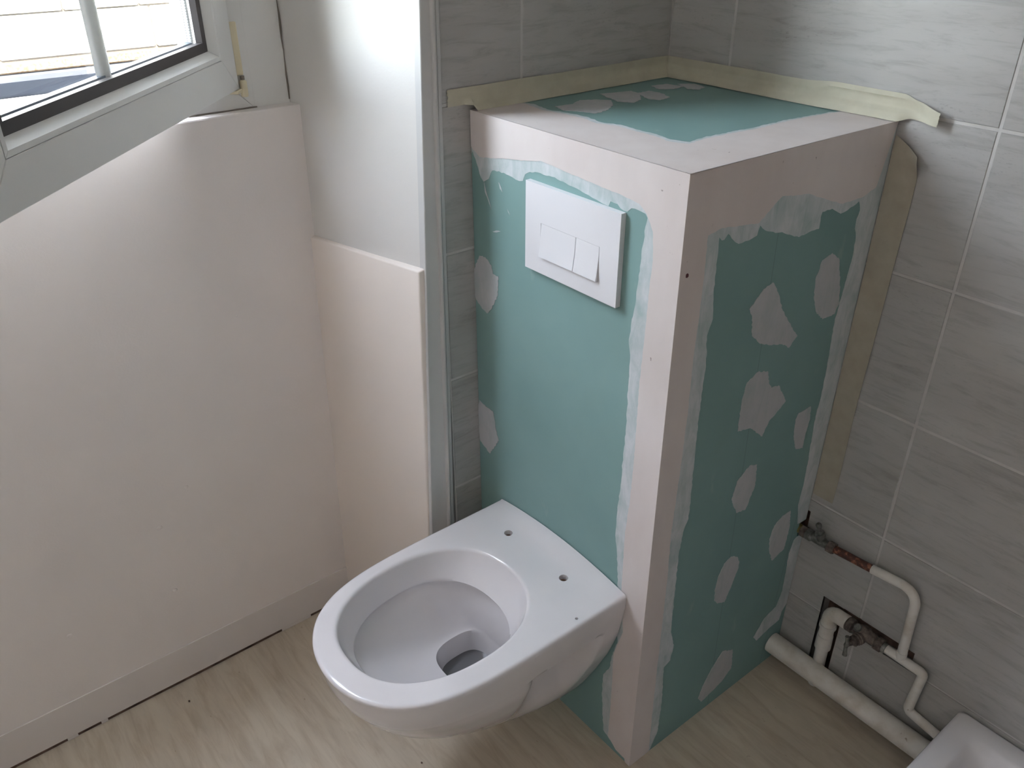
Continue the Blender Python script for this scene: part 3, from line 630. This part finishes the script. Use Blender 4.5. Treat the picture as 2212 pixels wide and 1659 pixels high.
# ------------------------------------------------------------------ flush plate
fp = thing('flush_plate', (0.257, -0.469, 1.021), 'white rectangular dual flush plate on the green box front', 'flush plate')
PX0, PX1, PZ0, PZ1 = 0.1538, 0.3602, 0.950, 1.0928
BX0, BX1, BXM, BZ0, BZ1 = 0.1905, 0.3215, 0.2705, 0.9795, 1.0332
yb0 = yf(1.02)
fpy = lambda d: (lambda x, z: (x, yb0-d, z))
us = sorted([PX0, PX1, BX0, BX1]); vs = sorted([PZ0, PZ1, BZ0, BZ1])
bm = cell_plate(us, vs, [(BX0, BX1, BZ0, BZ1)], fpy(0.0003), fpy(0.0098))
ed = [e for e in bm.edges if len(e.link_faces) == 2 and e.calc_face_angle(0) > 1.0]
bmesh.ops.bevel(bm, geom=ed, offset=0.0006, segments=2, affect='EDGES')
obj('cover_plate', bm, PLATE, fp)
obj('backing', box(BX0-0.004, BX1+0.004, yb0-0.0040, yb0-0.0006, BZ0-0.004, BZ1+0.004), GASKET, fp)
def button(x0, x1):
    bm = bmesh.new(); n = 10; g = 0.0004; rows = []
    for k in range(n+1):
        f = k/n; z = BZ1-g - (BZ1-BZ0-2*g)*f
        d = 0.0096 + 0.0050*f**1.8
        rows.append([bm.verts.new((x, yb0-dd, z)) for x, dd in ((x0, 0.0042), (x0, d-0.0005), (x0+0.0005, d), (x1-0.0005, d), (x1, d-0.0005), (x1, 0.0042))])
    for a, b in zip(rows, rows[1:]):
        for i in range(6): bm.faces.new((a[i], a[(i+1) % 6], b[(i+1) % 6], b[i]))
    bm.faces.new(rows[0]); bm.faces.new(rows[-1][::-1])
    return bm
obj('large_button', button(BX0+0.0005, BXM-0.0004), PLATE, fp, smooth=30)
obj('small_button', button(BXM+0.0004, BX1-0.0005), PLATE, fp, smooth=30)

# ------------------------------------------------------------------ wall-hung toilet
UC = 0.2465; VB = -0.4675          # centre line, wall face
ZR = 0.42; LT = 0.489; WT = 0.176
tb = thing('toilet', (UC, VB, 0.0), 'white wall-hung toilet bowl without a seat, hanging on the green box', 'toilet')
NB_, NC_ = 30, 150
def lerp_tab(tab, x):
    if x <= tab[0][0]: return tab[0][1]
    for (a, va), (b, vb) in zip(tab, tab[1:]):
        if x <= b: return va + (vb-va)*(x-a)/(b-a)
    return tab[-1][1]
W_TAB = [(0.055, 0.018), (0.06, 0.042), (0.08, 0.064), (0.117, 0.083), (0.18, 0.113), (0.254, 0.144), (0.315, 0.163), (0.385, 0.1745), (0.42, WT)]
L_TAB = [(0.055, 0.060), (0.06, 0.095), (0.075, 0.145), (0.10, 0.205), (0.13, 0.268), (0.17, 0.330), (0.21, 0.378), (0.25, 0.412), (0.29, 0.440), (0.33, 0.462), (0.345, 0.470), (0.37, 0.480), (0.42, LT)]
M_TAB = [(0.055, 2.0), (0.12, 2.2), (0.22, 3.0), (0.30, 4.2), (0.345, 5.2), (0.42, 6.0)]
def d_loop(w, L, m):
    """D-shaped outline: back edge right to left is index 0..NB_-1, then round the front"""
    fine = []
    K = 600
    for k in range(K+1):
        a = math.pi*k/K
        fine.append((-w*math.copysign(abs(math.cos(a)), math.cos(a)), L*math.sin(a)**(2.0/m)))
    acc = [0.0]
    for p, q in zip(fine, fine[1:]): acc.append(acc[-1]+math.hypot(q[0]-p[0], q[1]-p[1]))
    out = [(w-2*w*k/NB_, 0.0) for k in range(NB_)]
    j = 0
    for k in range(NC_):
        s = acc[-1]*k/NC_
        while acc[j+1] < s: j += 1
        f = (s-acc[j])/max(acc[j+1]-acc[j], 1e-9)
        out.append((fine[j][0]+(fine[j+1][0]-fine[j][0])*f, fine[j][1]+(fine[j+1][1]-fine[j][1])*f))
    return out
def egg(a, bb, bf, vc, uc=0.0, n=2.25):
    """inner opening with the same index order as d_loop"""
    angs = []
    a_r = math.atan2(-vc, WT); a_l = math.atan2(-vc, -WT)       # towards the back corners
    for k in range(NB_): angs.append(a_r + (a_l - a_r)*k/NB_)
    span = 2*math.pi - (a_r - a_l)
    for k in range(NC_): angs.append(a_l - span*k/NC_)
    out = []
    for t in angs:
        c, s = math.cos(t), math.sin(t); b = bf if s > 0 else bb
        r = (abs(c/a)**n + abs(s/b)**n)**(-1/n)
        out.append((uc+r*c, vc+r*s))
    return out
def P(u, v, z): return (UC+u, VB-v, z)
bm = bmesh.new(); rings = []
def add_ring(loop, zfun):
    rings.append([bm.verts.new(P(u, v, zfun(u, v) if callable(zfun) else zfun)) for u, v in loop])
def body_loop(z):
    L = lerp_tab(L_TAB, z); w = lerp_tab(W_TAB, z)
    out = []
    for u, v in d_loop(w, L, lerp_tab(M_TAB, z)):
        k = 1.0
        scoop = sstep(0.354, 0.345, z)*sstep(0.046, 0.080, v)*sstep(0.215, 0.125, v)
        k -= scoop*0.42*sstep(0.13, 0.27, z)
        out.append((u*k, v))
    return out
def lift(u, v):
    return 0.016*max(0.0, 1-(u/WT)**2)*sstep(0.040, 0.004, v)
for z in (0.055, 0.057, 0.062, 0.072, 0.09, 0.11, 0.13, 0.15, 0.17, 0.19, 0.21, 0.23, 0.25, 0.27, 0.29, 0.305, 0.32, 0.33, 0.337, 0.341, 0.344, 0.346, 0.348, 0.350, 0.352, 0.354, 0.36, 0.375, 0.39, 0.402, 0.410):
    add_ring(body_loop(z), (lambda z: lambda u, v: z + lift(u, v)*sstep(0.37, 0.41, z))(z))
bm.faces.new(rings[0])
def inset(loop, d):
    n = len(loop); out = []
    for i, (u, v) in enumerate(loop):
        a, b = loop[i-1], loop[(i+1) % n]
        t = Vector((b[0]-a[0], b[1]-a[1])).normalized(); nrm = Vector((t.y, -t.x))
        c = Vector((u, v))+nrm*d if ((Vector((u, v))+nrm*d)-Vector((0, 0.25))).length < (Vector((u, v))-Vector((0, 0.25))).length else Vector((u, v))-nrm*d
        out.append((c.x, max(c.y, 0.0) if v > 1e-6 else 0.0))
    return out
top_loop = d_loop(WT, LT, 6.0)
re = 0.007
for k in (1, 2, 3, 4):
    a = math.pi/2*k/4
    add_ring(inset(top_loop, re*(1-math.cos(a))), (lambda a: lambda u, v: ZR-re+re*math.sin(a)+lift(u, v))(a))
flat0 = inset(top_loop, re)
open_l = egg(0.1335, 0.1535, 0.1725, 0.270, -0.008)
open_o = egg(0.1415, 0.1615, 0.1805, 0.270, -0.008)
for f in (0.12, 0.25, 0.4, 0.55, 0.7, 0.85):
    loop = [(a[0]+(b[0]-a[0])*f, a[1]+(b[1]-a[1])*f) for a, b in zip(flat0, open_o)]
    add_ring(loop, lambda u, v: ZR + lift(u, v))
for k in range(0, 5):
    a = math.pi/2*k/4; rr = 0.008
    add_ring([(o[0]+(i[0]-o[0])*math.sin(a), o[1]+(i[1]-o[1])*math.sin(a)) for o, i in zip(open_o, open_l)], ZR-rr*(1-math.cos(a)))
for f in (0.5, 0.9, 1.0):
    add_ring(egg(0.1335-0.0125*f, 0.1535-0.037*f, 0.1725-0.0245*f, 0.270, -0.008), 0.412-(0.412-0.366)*f)
led_a, led_b, led_f = 0.121, 0.1165, 0.148
add_ring(egg(led_a+0.0005, led_b+0.001, led_f+0.0005, 0.270, -0.008), 0.3635)
add_ring(egg(led_a+0.010, led_b+0.012, led_f+0.010, 0.270, -0.008), 0.3645)
add_ring(egg(led_a+0.012, led_b+0.014, led_f+0.012, 0.270, -0.008), 0.356)
# bowl sides running down to the sump at the back
NBW = 16
for k in range(1, NBW+1):
    f = k/NBW; g = f**0.9
    zz = 0.356 - 0.096*(1-(1-f)**1.5)
    add_ring(egg(0.133+(0.060-0.133)*g, 0.1305+(0.052-0.1305)*g, 0.160+(0.064-0.160)*g, 0.270+(0.203-0.270)*g**1.2, -0.008+0.006*g, 2.25+0.55*g), zz)
for s, z in ((1.0, 0.254), (0.95, 0.238), (0.88, 0.212), (0.80, 0.18), (0.60, 0.165)):
    add_ring(egg(0.059*s, 0.051*s, 0.062*s, 0.203, -0.002, 2.9), z)
bm.faces.new(rings[-1][::-1])
n = NB_+NC_
for a, b in zip(rings, rings[1:]):
    for k in range(n): bm.faces.new((a[k], a[(k+1) % n], b[(k+1) % n], b[k]))
pan = obj('bowl', bm, CERAMIC, tb, smooth=48)
# real seat-fixing holes and the small overflow hole, cut through the rim
cut = bmesh.new()
for u in (-0.0835, 0.0735): lathe((UC+u, VB-0.055, 0.365), (0, 0, 1), [(0, 0.0082), (0.08, 0.0082)], 20, cut)
lathe((UC+0.160, VB-0.103, 0.412), (0, 0, 1), [(0, 0.0028), (0.02, 0.0028)], 12, cut)
cm = obj('cutter', cut, HOLE)
md = pan.modifiers.new('holes', 'BOOLEAN'); md.operation = 'DIFFERENCE'; md.object = cm; md.solver = 'EXACT'
bpy.context.view_layer.update()
ev = pan.evaluated_get(bpy.context.evaluated_depsgraph_get())
nm = bpy.data.meshes.new_from_object(ev); pan.modifiers.clear(); old = pan.data; pan.data = nm; bpy.data.meshes.remove(old)
bpy.data.objects.remove(cm)
for u in (-0.0835, 0.0735):
    obj('fixing_hole', lathe((UC+u, VB-0.055, 0.3655), (0, 0, 1), [(0, 0.0083), (0.044, 0.0083), (0.044, 0.0072), (0.001, 0.0072)], 20), HOLE, tb, smooth=40)
wb = bmesh.new(); wb.faces.new([wb.verts.new(P(u, v, 0.216)) for u, v in egg(0.0525, 0.0455, 0.0552, 0.203, -0.002, 2.9)])
obj('water', wb, WATER, tb)

# ------------------------------------------------------------------ masking tape on the tiles round the box
def ribbon(name, fn, nu, nv, label):
    """fn(a, b) -> point; a along the tape, b across; given a hair of thickness"""
    bm = bmesh.new(); g = [[bm.verts.new(fn(i/nu, j/nv)) for j in range(nv+1)] for i in range(nu+1)]
    for i in range(nu):
        for j in range(nv): bm.faces.new((g[i][j], g[i+1][j], g[i+1][j+1], g[i][j+1]))
    bmesh.ops.recalc_face_normals(bm, faces=bm.faces)
    bmesh.ops.solidify(bm, geom=bm.faces[:], thickness=0.00025)
    o = obj(name, bm, label[2], smooth=50)
    return tag(o, label[0], 'tape', 'masking tape strips round the box')
def nz(x, y, s): return mnoise.noise(Vector((x*s, y*s, 1.7)))
def fold(b):            # cross profile: lower edge rests on the box top, then climbs the tiles
    if b < 0.45:
        q = b/0.45; return 0.0125*math.cos(q*math.pi/2)**1.3 + 0.0012, HB+0.0014 + 0.0165*q**1.2
    q = (b-0.45)/0.55; return 0.0010, HB+0.0179 + 0.0195*q
def tapeL(a, b):
    y = -0.515 + 0.5135*a
    o, z = fold(b)
    if y < -0.472: z = HB+0.0105+(z-HB-0.0014)*0.74
    o += 0.0007*nz(y*3, b, 6)+0.0004 + 0.0028*math.exp(-((b-0.47)/0.06)**2)*sstep(-0.49, -0.45, y)
    if y < -0.476: o = min(o, 0.0022)
    return (o+0.0008, y+0.004*nz(b*4, 1, 3)*(1-a), z+0.0012*nz(y, b, 9))
ribbon('masking_tape', tapeL, 60, 10, ('short strip of masking tape on the left wall tiles above the box', '', TAPE))
def tapeR(a, b):
    x = 0.0025 + 0.545*a
    o, z = fold(b); k = sstep(0.30, 0.37, x); e = sstep(0.478, 0.50, x); p = sstep(0.505, 0.547, x)
    o += 0.0028*math.exp(-((b-0.47)/0.06)**2)*(1-k)
    o += k*(1-e)*(0.0035*math.exp(-((b-0.55-0.3*sstep(0.31, 0.36, x))/0.07)**2) + 0.003*math.exp(-((b-0.3)/0.06)**2) + 0.002*math.sin(b*math.pi))
    z += k*0.0045*b
    # past the box corner the strip lies on the tiles, its end curling away from them
    o = o*(1-e) + e*(0.0022+0.0015*math.sin(b*7+x*40)*(1-p)+0.016*p)
    z = z*(1-e) + e*(1.1775 + 0.0285*b - (x-0.5)*(0.03+0.16*b))
    o += 0.0006*nz(x*3, b, 7)
    return (x+0.0015*nz(b*6, 2, 3)*p, -(abs(o)+0.0008), z+0.001*nz(x, b, 8))
ribbon('masking_tape', tapeR, 90, 12, ('creased masking tape strip along the right wall tiles above the box, end peeling off', '', TAPE))
def tapeV(a, b):
    z = 1.150 - 0.70*a
    x0 = xs(0, z)+0.0022; x = x0 + (0.0475-0.005*nz(z, 3, 4)-0.006*a)*b
    o = 0.0010 + 0.0006*abs(nz(z*2, b, 7)) + 0.016*sstep(0.06, 0.0, a)*b**2
    return (x, -o-0.0006, z - 0.022*b*(1-a))
ribbon('masking_tape', tapeV, 60, 6, ('vertical brownish masking tape on the tiles down the right edge of the box', '', TAPE_TAN))

# ------------------------------------------------------------------ pipes at the right
wp = thing('waste_pipe', (0.66, -0.030, 0.053), 'thick white waste pipe lying along the foot of the right wall', 'pipe')
obj('pipe', sweep([(0.4705+0.3735*k/14, -0.0305, 0.0535-0.002*k/14) for k in range(15)], 0.0228, 24), PIPE, wp, smooth=60)

YP = -0.0175
cp = thing('water_pipe', (0.72, YP, 0.22), 'thin white painted water pipe bending down to the shower tray, copper end bare', 'pipe')
obj('copper_pipe', sweep([(0.552+0.0785*k/6, YP, 0.3665+0.005*k/6) for k in range(7)], 0.0081, 16, wob=0.02), COPPER, cp, smooth=60)
up_path = fillet([(0.6305, YP, 0.3715), (0.7205, YP, 0.3795), (0.7265, YP, 0.215)], [0.036], 12)
obj('painted_pipe', sweep(up_path, 0.0090, 16, wob=0.02), PIPE, cp, smooth=60)
lo_path = fillet([(0.697, YP, 0.2145), (0.7725, YP, 0.213), (0.7665, YP, 0.108), (0.844, YP-0.004, 0.098)], [0.008, 0.012], 8)
obj('painted_pipe', sweep(lo_path, 0.0092, 16, wob=0.02), PIPE, cp, smooth=60)
obj('tee_joint', sweep([(0.7262, YP, 0.2135), (0.7258, YP, 0.232)], 0.0098, 16), PIPE, cp, smooth=60)

def nut(p, ax, l, r): return lathe(p, ax, [(0, r*0.9), (0.0008, r), (l-0.0008, r), (l, r*0.9)], 6)
v1 = thing('stop_valve', (0.515, YP, 0.366), 'small chrome and brass stop valve coming out of the box side', 'valve', 'stop valves')
zc = 0.366
obj('brass_tail', sweep([(0.452, YP+0.002, zc), (0.478, YP+0.001, zc)], 0.0098, 18), BRASS, v1, smooth=50)
obj('nut', nut((0.4765, YP, zc), (1, 0, 0), 0.012, 0.0128), RUST, v1)
bm = lathe((0.4885, YP, zc), (1, 0, 0), [(0, 0.0112), (0.002, 0.0122), (0.012, 0.0122), (0.015, 0.0092), (0.026, 0.0098), (0.036, 0.0098), (0.044, 0.0085), (0.0485, 0.0095)], 18)
obj('valve_body', bm, STEEL, v1, smooth=40)
obj('nut', nut((0.537, YP, zc), (1, 0, 0), 0.0145, 0.0125), RUST, v1)
bd = Vector((-0.08, -0.35, 0.93)).normalized(); b0 = Vector((0.5205, YP, zc+0.004))
obj('bonnet', lathe(b0, bd, [(0, 0.0092), (0.012, 0.0085), (0.013, 0.0098), (0.021, 0.0098), (0.022, 0.006), (0.030, 0.0045)], 14), STEEL, v1, smooth=40)
h0 = b0 + bd*0.029
obj('handle', lathe(h0, bd, [(0, 0.0038), (0.004, 0.0045), (0.009, 0.0040), (0.013, 0.0055), (0.018, 0.0058), (0.022, 0.003)], 12), STEEL, v1, smooth=50)

v2 = thing('stop_valve', (0.65, YP, 0.212), 'rusty old stop valve with a T handle in the wall cut-out', 'valve', 'stop valves')
zc = 0.2135
bm = lathe((0.6105, YP+0.004, zc), (1, 0, 0), [(0, 0.0125), (0.003, 0.0150), (0.014, 0.0150), (0.017, 0.0112), (0.024, 0.0122), (0.032, 0.0165), (0.042, 0.0165), (0.049, 0.0122), (0.060, 0.0115), (0.063, 0.0125)], 16)
obj('valve_body', bm, RUST, v2, smooth=35)
obj('nut', nut((0.6735, YP+0.002, zc), (1, 0, 0), 0.0160, 0.0148), RUST, v2)
obj('collar', lathe((0.6895, YP, 0.214), (1, 0, 0), [(0, 0.0108), (0.004, 0.0115), (0.007, 0.0102)], 16), STEEL, v2, smooth=40)
bd = Vector((-0.22, -0.95, -0.10)).normalized(); b0 = Vector((0.648, YP-0.008, zc-0.003))
obj('bonnet', lathe(b0, bd, [(0, 0.0125), (0.006, 0.0132), (0.007, 0.0112), (0.011, 0.0122), (0.013, 0.0105), (0.019, 0.0112), (0.021, 0.0070), (0.030, 0.0048), (0.036, 0.0045)], 14), RUST, v2, smooth=35)
h0 = b0+bd*0.0365
hb = sweep([h0+Vector((-0.002, 0, 0.021)), h0+Vector((-0.001, 0, 0.014)), h0+Vector((0, 0, 0.006)), h0, h0+Vector((0, 0, -0.006)), h0+Vector((0.001, 0, -0.016)), h0+Vector((0.002, 0, -0.026))],
           [0.0045, 0.0036, 0.0034, 0.0052, 0.0034, 0.0038, 0.0048], 12)
obj('handle', hb, STEEL, v2, smooth=60)
obj('bleed_plug', lathe((0.6365, YP-0.004, zc+0.010), (0.1, -0.55, 0.8), [(0, 0.0078), (0.006, 0.0082), (0.009, 0.0060)], 12), STEEL, v2, smooth=40)

rp = thing('riser_pipe', (0.577, YP+0.004, 0.05), 'short white riser pipe with elbow in the wall slot, feeding the rusty valve', 'pipe')
yr = YP+0.010
obj('pipe', sweep([(0.5735, yr, 0.002), (0.5715, yr, 0.118)], 0.0128, 18, wob=0.01), PIPE, rp, smooth=60)
obj('coupling', lathe((0.5718, yr, 0.108), (0, 0, 1), [(0, 0.0150), (0.001, 0.0165), (0.036, 0.0160), (0.037, 0.0148), (0.060, 0.0145)], 20), PIPE, rp, smooth=40)
el = fillet([(0.5718, yr, 0.160), (0.5725, yr-0.003, 0.2115), (0.612, YP+0.004, 0.2135)], [0.022], 10)
obj('elbow', sweep(el, 0.0150, 18, wob=0.015), PIPE, rp, smooth=60)
obj('elbow_collar', lathe((0.5719, yr, 0.166), (0, 0, 1), [(0, 0.0158), (0.001, 0.0172), (0.009, 0.0172), (0.010, 0.0158)], 18), PIPE, rp, smooth=40)

# ------------------------------------------------------------------ shower tray corner
tr = thing('shower_tray', (1.25, -0.42, 0.0), 'white ceramic shower tray corner at the lower right', 'shower tray')
X0, X1, Y0, Y1, ZT = 0.845, 1.65, -0.86, -0.002, 0.180
def rrect(x0, x1, y0, y1, r, n=6):
    out = []
    for cx, cy, a0 in ((x1-r, y1-r, 0), (x0+r, y1-r, 90), (x0+r, y0+r, 180), (x1-r, y0+r, 270)):
        for k in range(n+1):
            a = math.radians(a0+90*k/n); out.append((cx+r*math.cos(a), cy+r*math.sin(a)))
    return out
bm = bmesh.new(); R = []
for d, r, z in ((0.0, 0.012, 0.0), (0.0, 0.012, 0.168), (0.003, 0.012, 0.176), (0.010, 0.012, ZT), (0.042, 0.03, ZT), (0.048, 0.035, ZT-0.003), (0.054, 0.04, ZT-0.014), (0.085, 0.05, ZT-0.10), (0.11, 0.06, ZT-0.115), (0.3, 0.06, ZT-0.125)):
    R.append([bm.verts.new((x, y, z)) for x, y in rrect(X0+d, X1-d, Y0+d, Y1-d, r)])
for a, b in zip(R, R[1:]):
    for k in range(len(a)): bm.faces.new((a[k], a[(k+1) % len(a)], b[(k+1) % len(a)], b[k]))
bm.faces.new(R[0]); bm.faces.new(R[-1][::-1])
obj('tray', bm, CERAMIC, tr, smooth=50)
obj('drain', lathe((1.25, -0.43, ZT-0.1249), (0, 0, 1), [(0, 0.045), (0.003, 0.043), (0.004, 0.02)], 24), STEEL, tr, smooth=40)

# small crumbs on the floor
for x, y, s, lab in ((-0.225, -1.075, 0.0022, 'tiny dark crumb on the floor near the baseboard'), (0.205, -0.775, 0.0020, 'tiny dark crumb on the floor in front of the toilet')):
    bm = bmesh.new(); bmesh.ops.create_icosphere(bm, subdivisions=1, radius=s)
    for v in bm.verts: v.co = Vector((x+v.co.x*1.3, y+v.co.y, s*0.7+v.co.z*0.7))
    tag(obj('crumb', bm, CAVITY), lab, 'crumb', 'crumbs on the floor')
